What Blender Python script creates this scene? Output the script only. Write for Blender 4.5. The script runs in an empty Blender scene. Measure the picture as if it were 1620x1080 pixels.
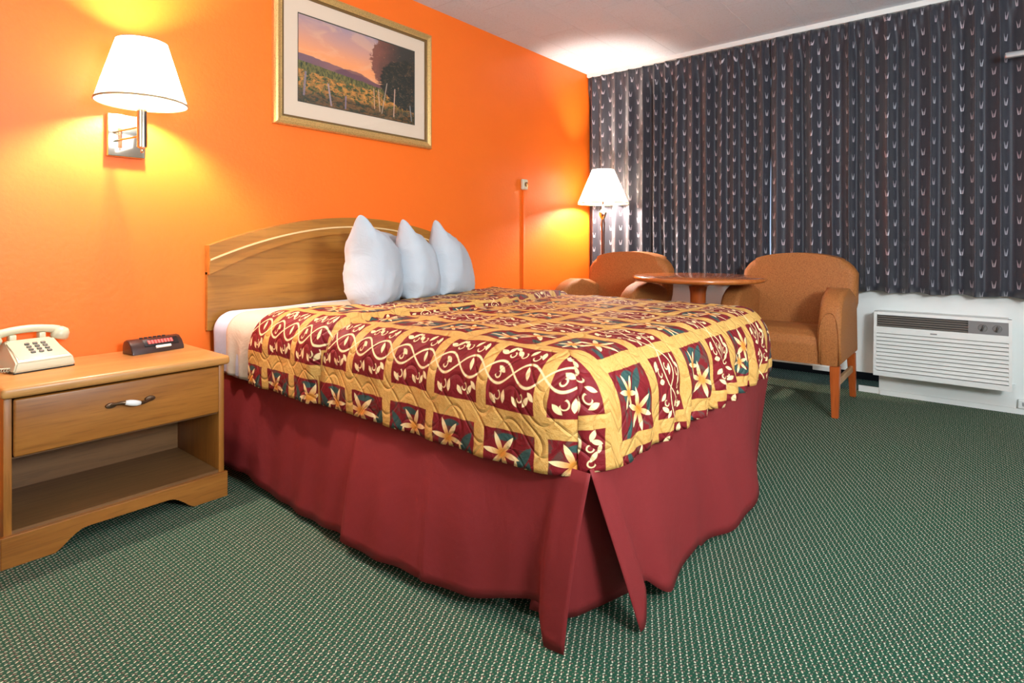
import bpy, bmesh, math, random
from mathutils import Vector, Matrix, noise, Euler
PI = math.pi
random.seed(7)
SC = bpy.context.scene
COL = SC.collection

# ------------------------------------------------------------ camera, world, lights, exposure
cam_d = bpy.data.cameras.new('camera'); cam = bpy.data.objects.new('camera', cam_d); COL.objects.link(cam)
SC.camera = cam
YAW = math.radians(39.25)
cam.location = (0, 0, 0.972)
cam.rotation_euler = (PI/2, 0, YAW - PI/2)
cam_d.sensor_width = 36.0
cam_d.lens = 907/1620*36
cam_d.shift_y = -156/1620
cam_d.clip_start = 0.02

SC.view_settings.view_transform = 'Standard'
SC.view_settings.look = 'None'
SC.view_settings.gamma = 1.0
SC.view_settings.use_curve_mapping = False
SC.view_settings.exposure = 0.0

W = bpy.data.worlds.new('world'); SC.world = W; W.use_nodes = True
W.node_tree.nodes['Background'].inputs[0].default_value = (0.55, 0.72, 1.0, 1)
W.node_tree.nodes['Background'].inputs[1].default_value = 1.0

def area(name, loc, target, size, power, col, sy=None):
    l = bpy.data.lights.new(name, 'AREA'); l.energy = power; l.color = col
    l.shape = 'RECTANGLE'; l.size = size; l.size_y = sy or size
    o = bpy.data.objects.new(name, l); COL.objects.link(o); o.location = loc
    d = Vector(target) - Vector(loc)
    o.rotation_euler = d.to_track_quat('-Z', 'Y').to_euler()
    return o
area('overhead_fill', (0.55, -0.55, 2.36), (0.55, -0.3, 0), 1.3, 16, (1.0, 0.94, 0.87))  # added soft fill from overhead, out of view; no fixture hangs there
area('cool_side_fill', (1.9, -1.80, 1.35), (2.2, 1.5, 0.5), 1.9, 18, (0.80, 0.89, 1.0), 1.7)  # cool area light added on the right; no door stands there
area('rear_warm_fill', (-1.05, 0.9, 1.7), (1.5, 1.2, 0.6), 1.2, 8, (1.0, 0.92, 0.82), 1.0)  # extra warm fill behind the camera, not a known lamp
area('ceiling_wash_fill', (0.6, -1.1, 1.5), (1.7, 0.3, 2.44), 0.5, 125, (0.86, 0.94, 1.0))  # unseen area light aimed up, added to brighten the ceiling

# ------------------------------------------------------------ helpers
def link(o, parent=None):
    COL.objects.link(o)
    if parent: o.parent = parent
    return o
def obj(name, bm, mat, parent=None, smooth=True, auto=None):
    me = bpy.data.meshes.new(name)
    bmesh.ops.recalc_face_normals(bm, faces=bm.faces)
    bm.to_mesh(me); bm.free()
    for m in (mat if isinstance(mat, (list, tuple)) else [mat]): me.materials.append(m)
    if smooth:
        for p in me.polygons: p.use_smooth = True
        if auto is not None:
            me.set_sharp_from_angle(angle=math.radians(auto))
    return link(bpy.data.objects.new(name, me), parent)
def thing(name, label, cat, loc=(0, 0, 0), rz=0, group=None):
    o = bpy.data.objects.new(name, None); o.empty_display_size = 0.05; COL.objects.link(o)
    o.location = loc; o.rotation_euler = (0, 0, rz)
    return tag(o, label, cat, group)
def tag(o, label, cat, group=None):
    o['label'] = label; o['category'] = cat
    if group: o['group'] = group
    return o
def struct(name, bm, mat, label=None, **k):
    o = obj(name, bm, mat, **k); o['kind'] = 'structure'
    if label: o['label'] = label
    return o
def box(bm, x0, x1, y0, y1, z0, z1, mi=0, bev=0, seg=2):
    v = [bm.verts.new(p) for p in ((x0,y0,z0),(x1,y0,z0),(x1,y1,z0),(x0,y1,z0),(x0,y0,z1),(x1,y0,z1),(x1,y1,z1),(x0,y1,z1))]
    fs = [bm.faces.new([v[i] for i in q]) for q in ((3,2,1,0),(4,5,6,7),(0,1,5,4),(1,2,6,5),(2,3,7,6),(3,0,4,7))]
    for f in fs: f.material_index = mi
    if bev:
        es = {e for f in fs for e in f.edges}
        r = bmesh.ops.bevel(bm, geom=list(es), offset=bev, segments=seg, affect='EDGES', profile=0.5)
        for f in r['faces']: f.material_index = mi
    return v
def B(*a, **k):
    bm = bmesh.new(); box(bm, *a, **k); return bm
def lathe(prof, n=40, bm=None, M=None, mi=0):
    bm = bm or bmesh.new(); M = M or Matrix()
    rings = []
    for r, z in prof:
        if r < 1e-6: rings.append([bm.verts.new(M @ Vector((0, 0, z)))])
        else: rings.append([bm.verts.new(M @ Vector((r*math.cos(2*PI*i/n), r*math.sin(2*PI*i/n), z))) for i in range(n)])
    for a, b in zip(rings, rings[1:]):
        for i in range(n):
            j = (i+1) % n
            if len(a) == 1 and len(b) == 1: continue
            if len(a) == 1: f = bm.faces.new((a[0], b[i], b[j]))
            elif len(b) == 1: f = bm.faces.new((a[i], a[j], b[0]))
            else: f = bm.faces.new((a[i], a[j], b[j], b[i]))
            f.material_index = mi
    return bm
def tube(pts, r, n=10, bm=None, cap=True, mi=0):
    bm = bm or bmesh.new(); pts = [Vector(p) for p in pts]
    rr = r if isinstance(r, (list, tuple)) else [r]*len(pts)
    rings = []; up = Vector((0.13, 0.27, 1)).normalized()
    for i, p in enumerate(pts):
        t = (pts[min(i+1, len(pts)-1)] - pts[max(i-1, 0)]).normalized()
        a = t.cross(up)
        if a.length < 0.05: a = t.cross(Vector((1, 0, 0)))
        a.normalize(); b = t.cross(a).normalized()
        rings.append([bm.verts.new(p + (a*math.cos(2*PI*k/n) + b*math.sin(2*PI*k/n))*rr[i]) for k in range(n)])
    for A, C in zip(rings, rings[1:]):
        for k in range(n):
            f = bm.faces.new((A[k], A[(k+1) % n], C[(k+1) % n], C[k])); f.material_index = mi
    if cap:
        for R in (rings[0][::-1], rings[-1]):
            f = bm.faces.new(R); f.material_index = mi
    return bm
def prism(poly, d0, d1, axis='y', bm=None, bev=0, seg=3, mi=0):
    """polygon in the plane perpendicular to axis, extruded from d0 to d1"""
    bm = bm or bmesh.new()
    def P(a, b, d):
        return {'y': (a, d, b), 'x': (d, a, b), 'z': (a, b, d)}[axis]
    A = [bm.verts.new(P(a, b, d0)) for a, b in poly]; C = [bm.verts.new(P(a, b, d1)) for a, b in poly]
    fs = [bm.faces.new(A), bm.faces.new(C[::-1])]
    n = len(poly)
    for i in range(n): fs.append(bm.faces.new((A[i], C[i], C[(i+1) % n], A[(i+1) % n])))
    for f in fs: f.material_index = mi
    if bev:
        es = list({e for f in fs[:2] for e in f.edges})
        r = bmesh.ops.bevel(bm, geom=es, offset=bev, segments=seg, affect='EDGES', profile=0.5)
        for f in r['faces']: f.material_index = mi
    return bm
def grid(fn, nu, nv, uvf=None, mi=0, bm=None):
    bm = bm or bmesh.new(); uvl = bm.loops.layers.uv.verify() if uvf else None
    V = [[bm.verts.new(fn(i/nu, j/nv)) for j in range(nv+1)] for i in range(nu+1)]
    for i in range(nu):
        for j in range(nv):
            f = bm.faces.new((V[i][j], V[i+1][j], V[i+1][j+1], V[i][j+1])); f.material_index = mi
            if uvf:
                for l, (a, b) in zip(f.loops, ((i, j), (i+1, j), (i+1, j+1), (i, j+1))): l[uvl].uv = uvf(a/nu, b/nv)
    return bm
def sm(x, a=0.0, b=1.0):
    t = max(0.0, min(1.0, (x-a)/(b-a))); return t*t*(3-2*t)
def nz(*a): return noise.noise(Vector(a))

# ------------------------------------------------------------ node expression helper
class X:
    T = None
    def __init__(s, sock): s.s = sock
    @staticmethod
    def m(op, *a, clamp=False):
        n = X.T.nodes.new('ShaderNodeMath'); n.operation = op; n.use_clamp = clamp
        for i, v in enumerate(a):
            if isinstance(v, X): X.T.links.new(v.s, n.inputs[i])
            else: n.inputs[i].default_value = v
        return X(n.outputs[0])
    def __add__(s, o): return X.m('ADD', s, o)
    __radd__ = __add__
    def __sub__(s, o): return X.m('SUBTRACT', s, o)
    def __rsub__(s, o): return X.m('SUBTRACT', o, s)
    def __mul__(s, o): return X.m('MULTIPLY', s, o)
    __rmul__ = __mul__
    def __truediv__(s, o): return X.m('DIVIDE', s, o)
def mn(a, b): return X.m('MINIMUM', a, b)
def mx(a, b): return X.m('MAXIMUM', a, b)
def ab(a): return X.m('ABSOLUTE', a)
def sn(a): return X.m('SINE', a)
def cs(a): return X.m('COSINE', a)
def fl(a): return X.m('FLOOR', a)
def fr(a): return a - fl(a)
def sq(a): return a*a
def rt(a): return X.m('SQRT', a)
def lt(a, b, soft=0.001):                     # 1 where a < b, soft edge
    return X.m('MULTIPLY_ADD', (b - a) if isinstance(b, X) or isinstance(a, X) else b-a, 1/soft, 0.5, clamp=True)
def mixc(f, a, b):
    n = X.T.nodes.new('ShaderNodeMix'); n.data_type = 'RGBA'
    for i, v in ((0, f), (6, a), (7, b)):
        if isinstance(v, X): X.T.links.new(v.s, n.inputs[i])
        elif i == 0: n.inputs[0].default_value = v
        else: n.inputs[i].default_value = (*v, 1)
    return X(n.outputs[2])
def coord(kind='Object'):
    n = X.T.nodes.new('ShaderNodeTexCoord'); s = X.T.nodes.new('ShaderNodeSeparateXYZ')
    X.T.links.new(n.outputs[kind], s.inputs[0]); return [X(s.outputs[i]) for i in range(3)], X(n.outputs[kind])
def vec(x, y, z=0.0):
    n = X.T.nodes.new('ShaderNodeCombineXYZ')
    for i, v in enumerate((x, y, z)):
        if isinstance(v, X): X.T.links.new(v.s, n.inputs[i])
        else: n.inputs[i].default_value = v
    return X(n.outputs[0])
def nse(v, scale, detail=3, rough=0.5, dist=0.0):
    n = X.T.nodes.new('ShaderNodeTexNoise'); X.T.links.new(v.s, n.inputs['Vector'])
    n.inputs['Scale'].default_value = scale; n.inputs['Detail'].default_value = detail
    n.inputs['Roughness'].default_value = rough; n.inputs['Distortion'].default_value = dist
    return X(n.outputs[0])
def rot2(x, y, a): c, s = math.cos(a), math.sin(a); return x*c + y*s, y*c - x*s
def leaf(x, y, cx, cy, a, L, w):               # pointed leaf, signed value <0 inside (metres)
    p, q = rot2(x-cx, y-cy, a)
    return ab(q) - (1.0 - sq(p*(1/L)))*w
def ring(x, y, cx, cy, r, t): return ab(rt(sq(x-cx)+sq(y-cy)) - r) - t
def mat(name, build=None, col=(.5,.5,.5), rough=0.5, metal=0.0, spec=0.5, **k):
    m = bpy.data.materials.new(name); m.use_nodes = True; T = m.node_tree; X.T = T
    b = T.nodes['Principled BSDF']
    b.inputs['Roughness'].default_value = rough; b.inputs['Metallic'].default_value = metal
    b.inputs['Base Color'].default_value = (*col, 1); b.inputs['Specular IOR Level'].default_value = spec
    for kk, v in k.items(): b.inputs[kk].default_value = v
    if build:
        r = build() or {}
        if 'col' in r: T.links.new(r['col'].s, b.inputs['Base Color'])
        if 'rough' in r: T.links.new(r['rough'].s, b.inputs['Roughness'])
        if 'bump' in r:
            h, st, di = r['bump']
            n = T.nodes.new('ShaderNodeBump'); n.inputs['Strength'].default_value = st; n.inputs['Distance'].default_value = di
            T.links.new(h.s, n.inputs['Height']); T.links.new(n.outputs[0], b.inputs['Normal'])
    return m

# ------------------------------------------------------------ materials
def f_wall():
    c, v = coord(); n = nse(v, 55, 4, 0.6); b = nse(v, 3.0, 2)
    return dict(col=mixc(b, (0.86, 0.145, 0.008), (0.92, 0.168, 0.011)), bump=(n, 0.25, 0.004))
m_orange = mat('orange_paint', f_wall, rough=0.48, spec=0.42)
def f_white():
    c, v = coord(); return dict(col=mixc(nse(v, 4, 3), (0.72, 0.74, 0.70), (0.80, 0.80, 0.76)), bump=(nse(v, 60, 3), 0.15, 0.003))
m_white = mat('white_wall_paint', f_white, rough=0.5)
def f_ceil():
    (x, y, z), v = coord()
    P = 0.61
    gy = fr(y*(1/0.305)); row = fl(y*(1/0.305)); gx = fr(x*(1/P) + row*0.37)
    ln = mx(lt(gy, 0.012, 0.008), lt(gx, 0.007, 0.004))
    n = nse(v, 90, 5, 0.7); t = nse(vec(fl(x*(1/P)+row*0.37), row), 3.7, 0)
    base = mixc(t, (0.60, 0.67, 0.72), (0.67, 0.74, 0.79))
    base = mixc(lt(n, 0.42, 0.1)*0.5, base, (0.52, 0.53, 0.54))
    return dict(col=mixc(ln*0.3, base, (0.30, 0.30, 0.30)), bump=(n - ln*1.5, 0.5, 0.004))
m_ceil = mat('ceiling_tile', f_ceil, rough=0.9, spec=0.1)
def f_carpet():
    (x, y, z), v = coord()
    P = 0.0175
    row = fl(x*(1/P)); off = (row - fl(row*0.5)*2.0)*0.5
    j1 = (nse(v, 45, 1) - 0.5)*0.45; j2 = (nse(vec(y, x, 3.0), 45, 1) - 0.5)*0.45
    a = fr(x*(1/P)) - 0.5 + j1; b = fr(y*(1/P) + off) - 0.5 + j2
    cell = vec(row, fl(y*(1/P) + off)); r1 = nse(cell, 7.31, 0); r2 = nse(cell, 3.17, 0)
    def el(cx, cy, L, w, an):
        p, q = rot2(a-cx, b-cy, an); return sq(p*(1/L)) + sq(q*(1/w))
    e1 = lt(el(-0.24, -0.15, 0.20, 0.105, 0.40), 1.0, 0.4); e2 = lt(el(0.25, 0.14, 0.19, 0.100, -0.20), 1.0, 0.5)
    e3 = lt(el(0.14, -0.28, 0.13, 0.09, -0.4), 1.0, 0.6); e4 = lt(el(-0.26, 0.22, 0.13, 0.08, -0.3), 1.0, 0.6)
    pile = nse(v, 700, 2, 0.6); big = nse(v, 2.2, 3, 0.6)
    g = mixc(pile, (0.008, 0.044, 0.024), (0.026, 0.105, 0.060))
    g = mixc(lt(big, 0.47, 0.25)*0.30, g, (0.045, 0.070, 0.050))
    g = mixc(e3*0.7, g, (0.34, 0.20, 0.16)); g = mixc(e4*0.6, g, (0.24, 0.24, 0.17))
    g = mixc(lt(sq(a-0.02)+sq(b+0.02), 0.012, 0.01)*0.8, g, (0.14, 0.03, 0.035))
    w1 = mixc(r1, (0.66, 0.52, 0.38), (0.70, 0.74, 0.56)); w2 = mixc(r2, (0.42, 0.40, 0.26), (0.74, 0.74, 0.58))
    g = mixc(e1*0.9, g, w1); g = mixc(e2*0.9, g, w2)
    return dict(col=g, bump=(pile + (e1+e2)*0.4, 0.6, 0.003))
m_carpet = mat('green_flecked_carpet', f_carpet, rough=0.95, spec=0.08)
def wood(name, c0, c1, axis='x', rough=0.4, sc=1.0, coat=0.1):
    def f():
        (x, y, z), v = coord()
        st = {'x': vec(x*0.06*sc, y*sc, z*sc), 'z': vec(x*sc, y*sc, z*0.06*sc), 'y': vec(x*sc, y*0.06*sc, z*sc)}[axis]
        w = nse(st, 9, 5, 0.6, 1.6); g = nse(st, 120, 3, 0.6); big = nse(st, 3, 2, 0.5, 0.8)
        c = mixc(X.m('MULTIPLY_ADD', w, 2.6, -0.8, clamp=True), c0, c1)
        c = mixc(lt(g, 0.43, 0.12)*0.28, c, tuple(q*0.45 for q in c0))
        c = mixc(lt(big, 0.45, 0.2)*0.25, c, tuple(q*0.8 for q in c0))
        return dict(col=c, bump=(g, 0.08, 0.001))
    return mat(name, f, rough=rough, **{'Coat Weight': coat, 'Coat Roughness': 0.15})
m_oak = wood('golden_oak', (0.24, 0.078, 0.009), (0.46, 0.180, 0.030))
m_oak_top = wood('light_oak_top', (0.50, 0.225, 0.055), (0.60, 0.30, 0.09), rough=0.4)
m_oak_v = wood('golden_oak_upright', (0.24, 0.078, 0.009), (0.46, 0.180, 0.030), axis='z')
m_hb = wood('headboard_oak', (0.28, 0.105, 0.012), (0.47, 0.20, 0.032), sc=0.8, rough=0.38)
m_hb_line = mat('headboard_bead', col=(0.75, 0.5, 0.24), rough=0.3)
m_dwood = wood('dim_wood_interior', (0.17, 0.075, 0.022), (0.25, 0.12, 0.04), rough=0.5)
m_cherry = wood('cherry_table', (0.42, 0.10, 0.018), (0.56, 0.17, 0.035), axis='y', rough=0.16, coat=0.6)
m_cherry_leg = wood('cherry_leg', (0.38, 0.07, 0.010), (0.50, 0.11, 0.02), axis='z', rough=0.3)
m_stretch = wood('pale_stretcher', (0.34, 0.16, 0.06), (0.50, 0.28, 0.12), rough=0.5)
m_dpole = wood('dark_pole_wood', (0.05, 0.018, 0.01), (0.10, 0.035, 0.018), axis='z', rough=0.2)
m_brass = mat('brass', col=(0.80, 0.62, 0.36), rough=0.18, metal=1.0)
m_chrome = mat('polished_nickel', col=(0.86, 0.80, 0.68), rough=0.10, metal=1.0)
m_shade_in = None
def shade_mat(name, em):
    m = bpy.data.materials.new(name); m.use_nodes = True; T = m.node_tree; T.nodes.clear()
    o = T.nodes.new('ShaderNodeOutputMaterial'); d = T.nodes.new('ShaderNodeBsdfDiffuse'); t = T.nodes.new('ShaderNodeBsdfTranslucent')
    d.inputs[0].default_value = (0.85, 0.80, 0.70, 1); t.inputs[0].default_value = (0.95, 0.88, 0.74, 1)
    mi = T.nodes.new('ShaderNodeMixShader'); mi.inputs[0].default_value = 0.72
    T.links.new(d.outputs[0], mi.inputs[1]); T.links.new(t.outputs[0], mi.inputs[2])
    e = T.nodes.new('ShaderNodeEmission'); e.inputs[0].default_value = (1, 0.90, 0.72, 1); e.inputs[1].default_value = em
    a = T.nodes.new('ShaderNodeAddShader'); T.links.new(mi.outputs[0], a.inputs[0]); T.links.new(e.outputs[0], a.inputs[1])
    T.links.new(a.outputs[0], o.inputs[0]); return m
m_shade = shade_mat('lit_lamp_shade', 0.6)
m_shade_trim = mat('shade_trim', col=(0.34, 0.24, 0.12), rough=0.7)
m_bulb = mat('bulb_glow', col=(1, 1, 1)); m_bulb.node_tree.nodes['Principled BSDF'].inputs['Emission Color'].default_value = (1, 0.86, 0.76, 1)
m_bulb.node_tree.nodes['Principled BSDF'].inputs['Emission Strength'].default_value = 2050
def f_linen(c0, c1, s=5):
    def f():
        (x, y, z), v = coord(); n = nse(v, s, 4, 0.6, 0.6)
        return dict(col=mixc(n, c0, c1), bump=(n + nse(v, 400, 1)*0.04, 0.5, 0.014))
    return f
m_pillow = mat('white_pillowcase', f_linen((0.40, 0.43, 0.46), (0.45, 0.475, 0.505), 9), rough=0.75, spec=0.2)
m_blanket = mat('cream_blanket', f_linen((0.56, 0.49, 0.37), (0.64, 0.57, 0.45), 6), rough=0.9, spec=0.1)
m_sheet = mat('white_sheet', f_linen((0.50, 0.58, 0.72), (0.58, 0.65, 0.78), 6), rough=0.8, spec=0.15)
m_skirt = mat('burgundy_skirt', f_linen((0.195, 0.020, 0.021), (0.225, 0.024, 0.025), 3), rough=0.6, spec=0.2)
m_ticking = mat('mattress_ticking', f_linen((0.55, 0.42, 0.38), (0.65, 0.5, 0.45), 12), rough=0.8)
m_black = mat('black_plastic', col=(0.012, 0.012, 0.013), rough=0.3)
m_recess_shade = mat('painted_recess_shade', col=(0.01, 0.01, 0.01), rough=0.9)  # near-black colour paints in the shade at the back of the gap
def f_uph():
    c, v = coord(); n = nse(v, 170, 3, 0.6, 0.4); b = nse(v, 10, 2)
    return dict(col=mixc(X.m('MULTIPLY_ADD', n, 2.4, -0.7, clamp=True), (0.24, 0.080, 0.017), (0.46, 0.170, 0.046)), bump=(n, 0.35, 0.002))
m_uph = mat('rust_upholstery', f_uph, rough=0.65, spec=0.3)
def f_quilt():
    (u, v, _), vv = coord('UV')
    a = (u - 0.108)*(1/0.21); n = fl(a); q = (a - n - 0.5)*0.21              # metres across, from the stripe's middle
    b = (v - 0.813)*(1/0.189); k = fl(b); p = (b - k - 0.5)*0.189            # metres along, from the panel's middle
    odd = n - fl(n*0.5)*2.0; odd = lt(0.5, odd, 0.01)
    wob = (nse(vv, 16, 2) - 0.5)*0.010
    panel = lt(ab(q + wob), 0.079, 0.0016)*lt(ab(p + wob), 0.077, 0.0016)
    cell = vec(n, k)
    # vine stripe
    th = p*(2*PI/0.189)
    s1 = ab(q - sn(th)*0.025); s2 = ab(q + sn(th)*0.025)
    vine = mn(s1, s2)*0.8 - 0.0022
    for (cx, cy, an, L, w) in ((-0.060,0.055,1.2,0.013,0.0055),(-0.028,0.060,2.0,0.012,0.005),(0.012,0.052,0.6,0.013,0.0055),(0.045,0.060,1.9,0.013,0.0055),(0.062,0.050,0.3,0.013,0.006),
                               (-0.052,-0.052,2.2,0.013,0.0055),(-0.018,-0.056,0.9,0.012,0.0055),(0.020,-0.050,1.6,0.013,0.0055),(0.055,-0.058,0.8,0.014,0.006),
                               (-0.045,0.004,1.3,0.013,0.0055),(0.042,0.006,0.5,0.012,0.005),(-0.066,-0.040,0.7,0.011,0.005),(0.030,0.066,0.3,0.010,0.0045)):
        vine = mn(vine, leaf(p, q, cx, cy, an, L*1.15, w*1.15))
    for (cx, cy, r) in ((-0.045,0.045,0.0095),(-0.004,0.047,0.0085),(0.032,0.045,0.008),(-0.034,-0.046,0.008),(0.040,-0.048,0.0095),(0.050,-0.006,0.0075)):
        vine = mn(vine, mx(ring(p, q, cx, cy, r, 0.0016), (p - cx)*0.9 + (q - cy) - r*0.75))
    vmask = lt(vine, 0.0, 0.0018)
    # flower stripe
    h = nse(cell, 5.3, 0); sgn = lt(0.5, h, 0.01)*2.0 - 1.0
    px = p*sgn; qy = q
    grn = None
    for (cx, cy, an, L, w) in ((0.044,0.020,0.9,0.040,0.013),(0.030,-0.045,-0.3,0.040,0.013),(0.060,-0.015,1.5,0.032,0.011),(-0.058,-0.044,0.6,0.030,0.010),(-0.010,0.062,0.1,0.034,0.010)):
        d = leaf(px, qy, cx, cy, an, L, w); grn = d if grn is None else mn(grn, d)
    def lily(cx, cy, R, ph):
        x = px - cx; y = qy - cy; r = rt(sq(x) + sq(y) + 1e-8)
        t = X.m('ARCTAN2', y, x); return r - R*(0.20 + 0.80*X.m('POWER', 1.0 - ab(sn(t*3.0 + ph)), 0.8)), r
    f1, r1 = lily(-0.022, 0.020, 0.056, 0.4); f2, r2 = lily(0.026, -0.026, 0.042, 1.1)
    fm = lt(mn(f1, f2), 0.0, 0.002); rr = mn(r1*(1/0.056), r2*(1/0.042))
    maroon = mixc(nse(vv, 30, 3), (0.135, 0.006, 0.009), (0.22, 0.012, 0.016))
    grnc = mixc(nse(vv, 60, 2), (0.010, 0.055, 0.050), (0.035, 0.10, 0.085))
    smudge = lt(nse(vv, 22, 3, 0.5, 1.5), 0.42, 0.08)*0.5
    fl_c = mixc(mixfac(rr, 0.15, 0.7), (0.62, 0.22, 0.03), (0.86, 0.66, 0.34))
    flower = mixc(fm, mixc(lt(grn, 0.0, 0.003)*0.92, mixc(smudge, maroon, (0.05, 0.07, 0.05)), grnc), fl_c)
    vinec = mixc(vmask, maroon, (0.86, 0.64, 0.33))
    inner = mixc(odd, vinec, flower)
    g = nse(vv, 34, 4, 0.6, 2.2); veins = lt(ab(g - 0.5), 0.020, 0.015)
    gold = mixc(nse(vv, 12, 3), (0.52, 0.27, 0.065), (0.68, 0.40, 0.12))
    gold = mixc(veins*0.65, gold, (0.50, 0.23, 0.04))
    barv = vmask*(1.0 - odd)
    gold = mixc(barv*0.6, gold, (0.90, 0.74, 0.44))
    col = mixc(panel, gold, inner)
    # quilting stitch lines: scalloped channels
    s = sn(u*(2*PI/0.15) + 1.6*sn(v*(2*PI/0.19))); c2 = sn(v*(2*PI/0.17) + 1.5*sn(u*(2*PI/0.23)))
    ch = mn(mn(ab(s), ab(c2))*3.0, 1.0)
    puff = X.m('POWER', ch, 0.6)
    return dict(col=col, bump=(puff*0.8 + nse(vv, 25, 4, 0.6, 1.0)*0.9, 0.55, 0.010))
def mixfac(v, a, b): return X.m('MULTIPLY_ADD', v, 1/(b-a), -a/(b-a), clamp=True)
m_quilt = mat('patterned_quilt', f_quilt, rough=0.6, spec=0.2)
def f_curtain():
    (u, v, _), vv = coord('UV')
    PU, PV = 0.074, 0.122
    c = u*(1/PU); n = fl(c); odd = (n - fl(n*0.5)*2.0)*0.5
    a = (fr(c) - 0.5)*PU; w = v*(1/PV) + odd; b = (fr(w) - 0.5)*PV
    # tulip: two outward-curving strokes meeting at the foot, short inner strokes
    y = b*0.9 + 0.018; a = a*0.9
    k = mixfac(y, 0.0, 0.038)
    arm = ab(ab(a) - (0.0035 + 0.0085*X.m('POWER', k, 0.8)))
    th = 0.0030*(1.15 - k)
    t1 = lt(arm, th, 0.0012)*lt(0.0, y, 0.001)*lt(y, 0.038, 0.002)
    in_ = lt(ab(ab(a) - 0.0022 - 0.001*k), 0.0009, 0.001)*lt(0.002, y, 0.001)*lt(y, 0.020, 0.002)
    r = nse(vec(n, fl(w)), 9.7, 0)
    mc = mixc(r, (0.52, 0.36, 0.40), (0.62, 0.64, 0.68))
    base = mixc(nse(vv, 260, 2, 0.7), (0.012, 0.012, 0.017), (0.046, 0.043, 0.056))
    return dict(col=mixc(mx(t1, in_*0.7)*0.85, base, mc), bump=(nse(vv, 500, 1), 0.2, 0.001))
m_curtain = mat('tulip_curtain', f_curtain, rough=0.5, spec=0.35, **{'Sheen Weight': 0.3})
def f_ac():
    c, v = coord(); return dict(col=mixc(nse(v, 8, 2), (0.66, 0.65, 0.60), (0.73, 0.72, 0.67)))
m_ac = mat('aged_white_plastic', f_ac, rough=0.4)
m_ac_panel = mat('grey_control_panel', col=(0.16, 0.145, 0.135), rough=0.4)
m_ac_knob = mat('dark_control_knob', col=(0.05, 0.045, 0.04), rough=0.35)
m_grille = mat('dark_grille', col=(0.05, 0.042, 0.036), rough=0.5)
m_fins = mat('brown_grille_slats', col=(0.15, 0.125, 0.10), rough=0.5)
m_trimw = mat('white_trim', f_white, rough=0.35)
m_phone = mat('cream_phone_plastic', col=(0.56, 0.53, 0.37), rough=0.3)
m_key = mat('dark_phone_keys', col=(0.10, 0.10, 0.085), rough=0.4)
m_lab = mat('pale_label', col=(0.78, 0.74, 0.68), rough=0.5)
m_clock = mat('dark_clock_plastic', col=(0.045, 0.022, 0.018), rough=0.25)
def f_disp():
    (x, y, z), v = coord()
    gx = fr(x*(1/0.012)); on = lt(ab(gx - 0.5), 0.34, 0.05)
    return dict(col=mixc(on, (0.25, 0.02, 0.02), (0.9, 0.16, 0.14)))
m_disp = mat('red_display', f_disp, rough=0.2)
m_disp.node_tree.nodes['Principled BSDF'].inputs['Emission Color'].default_value = (1, 0.10, 0.08, 1)
m_disp.node_tree.nodes['Principled BSDF'].inputs['Emission Strength'].default_value = 0.12
m_bronze = mat('antique_bronze', col=(0.16, 0.10, 0.06), rough=0.35, metal=0.9)
m_porc = mat('white_porcelain', col=(0.88, 0.86, 0.82), rough=0.15)
m_goldframe = None
def f_gold():
    (x, y, z), v = coord(); n = nse(v, 220, 3, 0.7)
    return dict(col=mixc(lt(n, 0.44, 0.12)*0.6, (0.70, 0.45, 0.16), (0.28, 0.15, 0.04)), bump=(n, 0.2, 0.001))
m_gold = mat('antique_gold_frame', f_gold, rough=0.35, metal=0.55)
m_golddark = mat('frame_inner_lip', col=(0.20, 0.11, 0.035), rough=0.4, metal=0.4)
m_matb = mat('cream_mat_board', col=(0.74, 0.57, 0.43), rough=0.8)
m_matline = mat('dark_mat_bevel', col=(0.07, 0.06, 0.04), rough=0.8)
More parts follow.
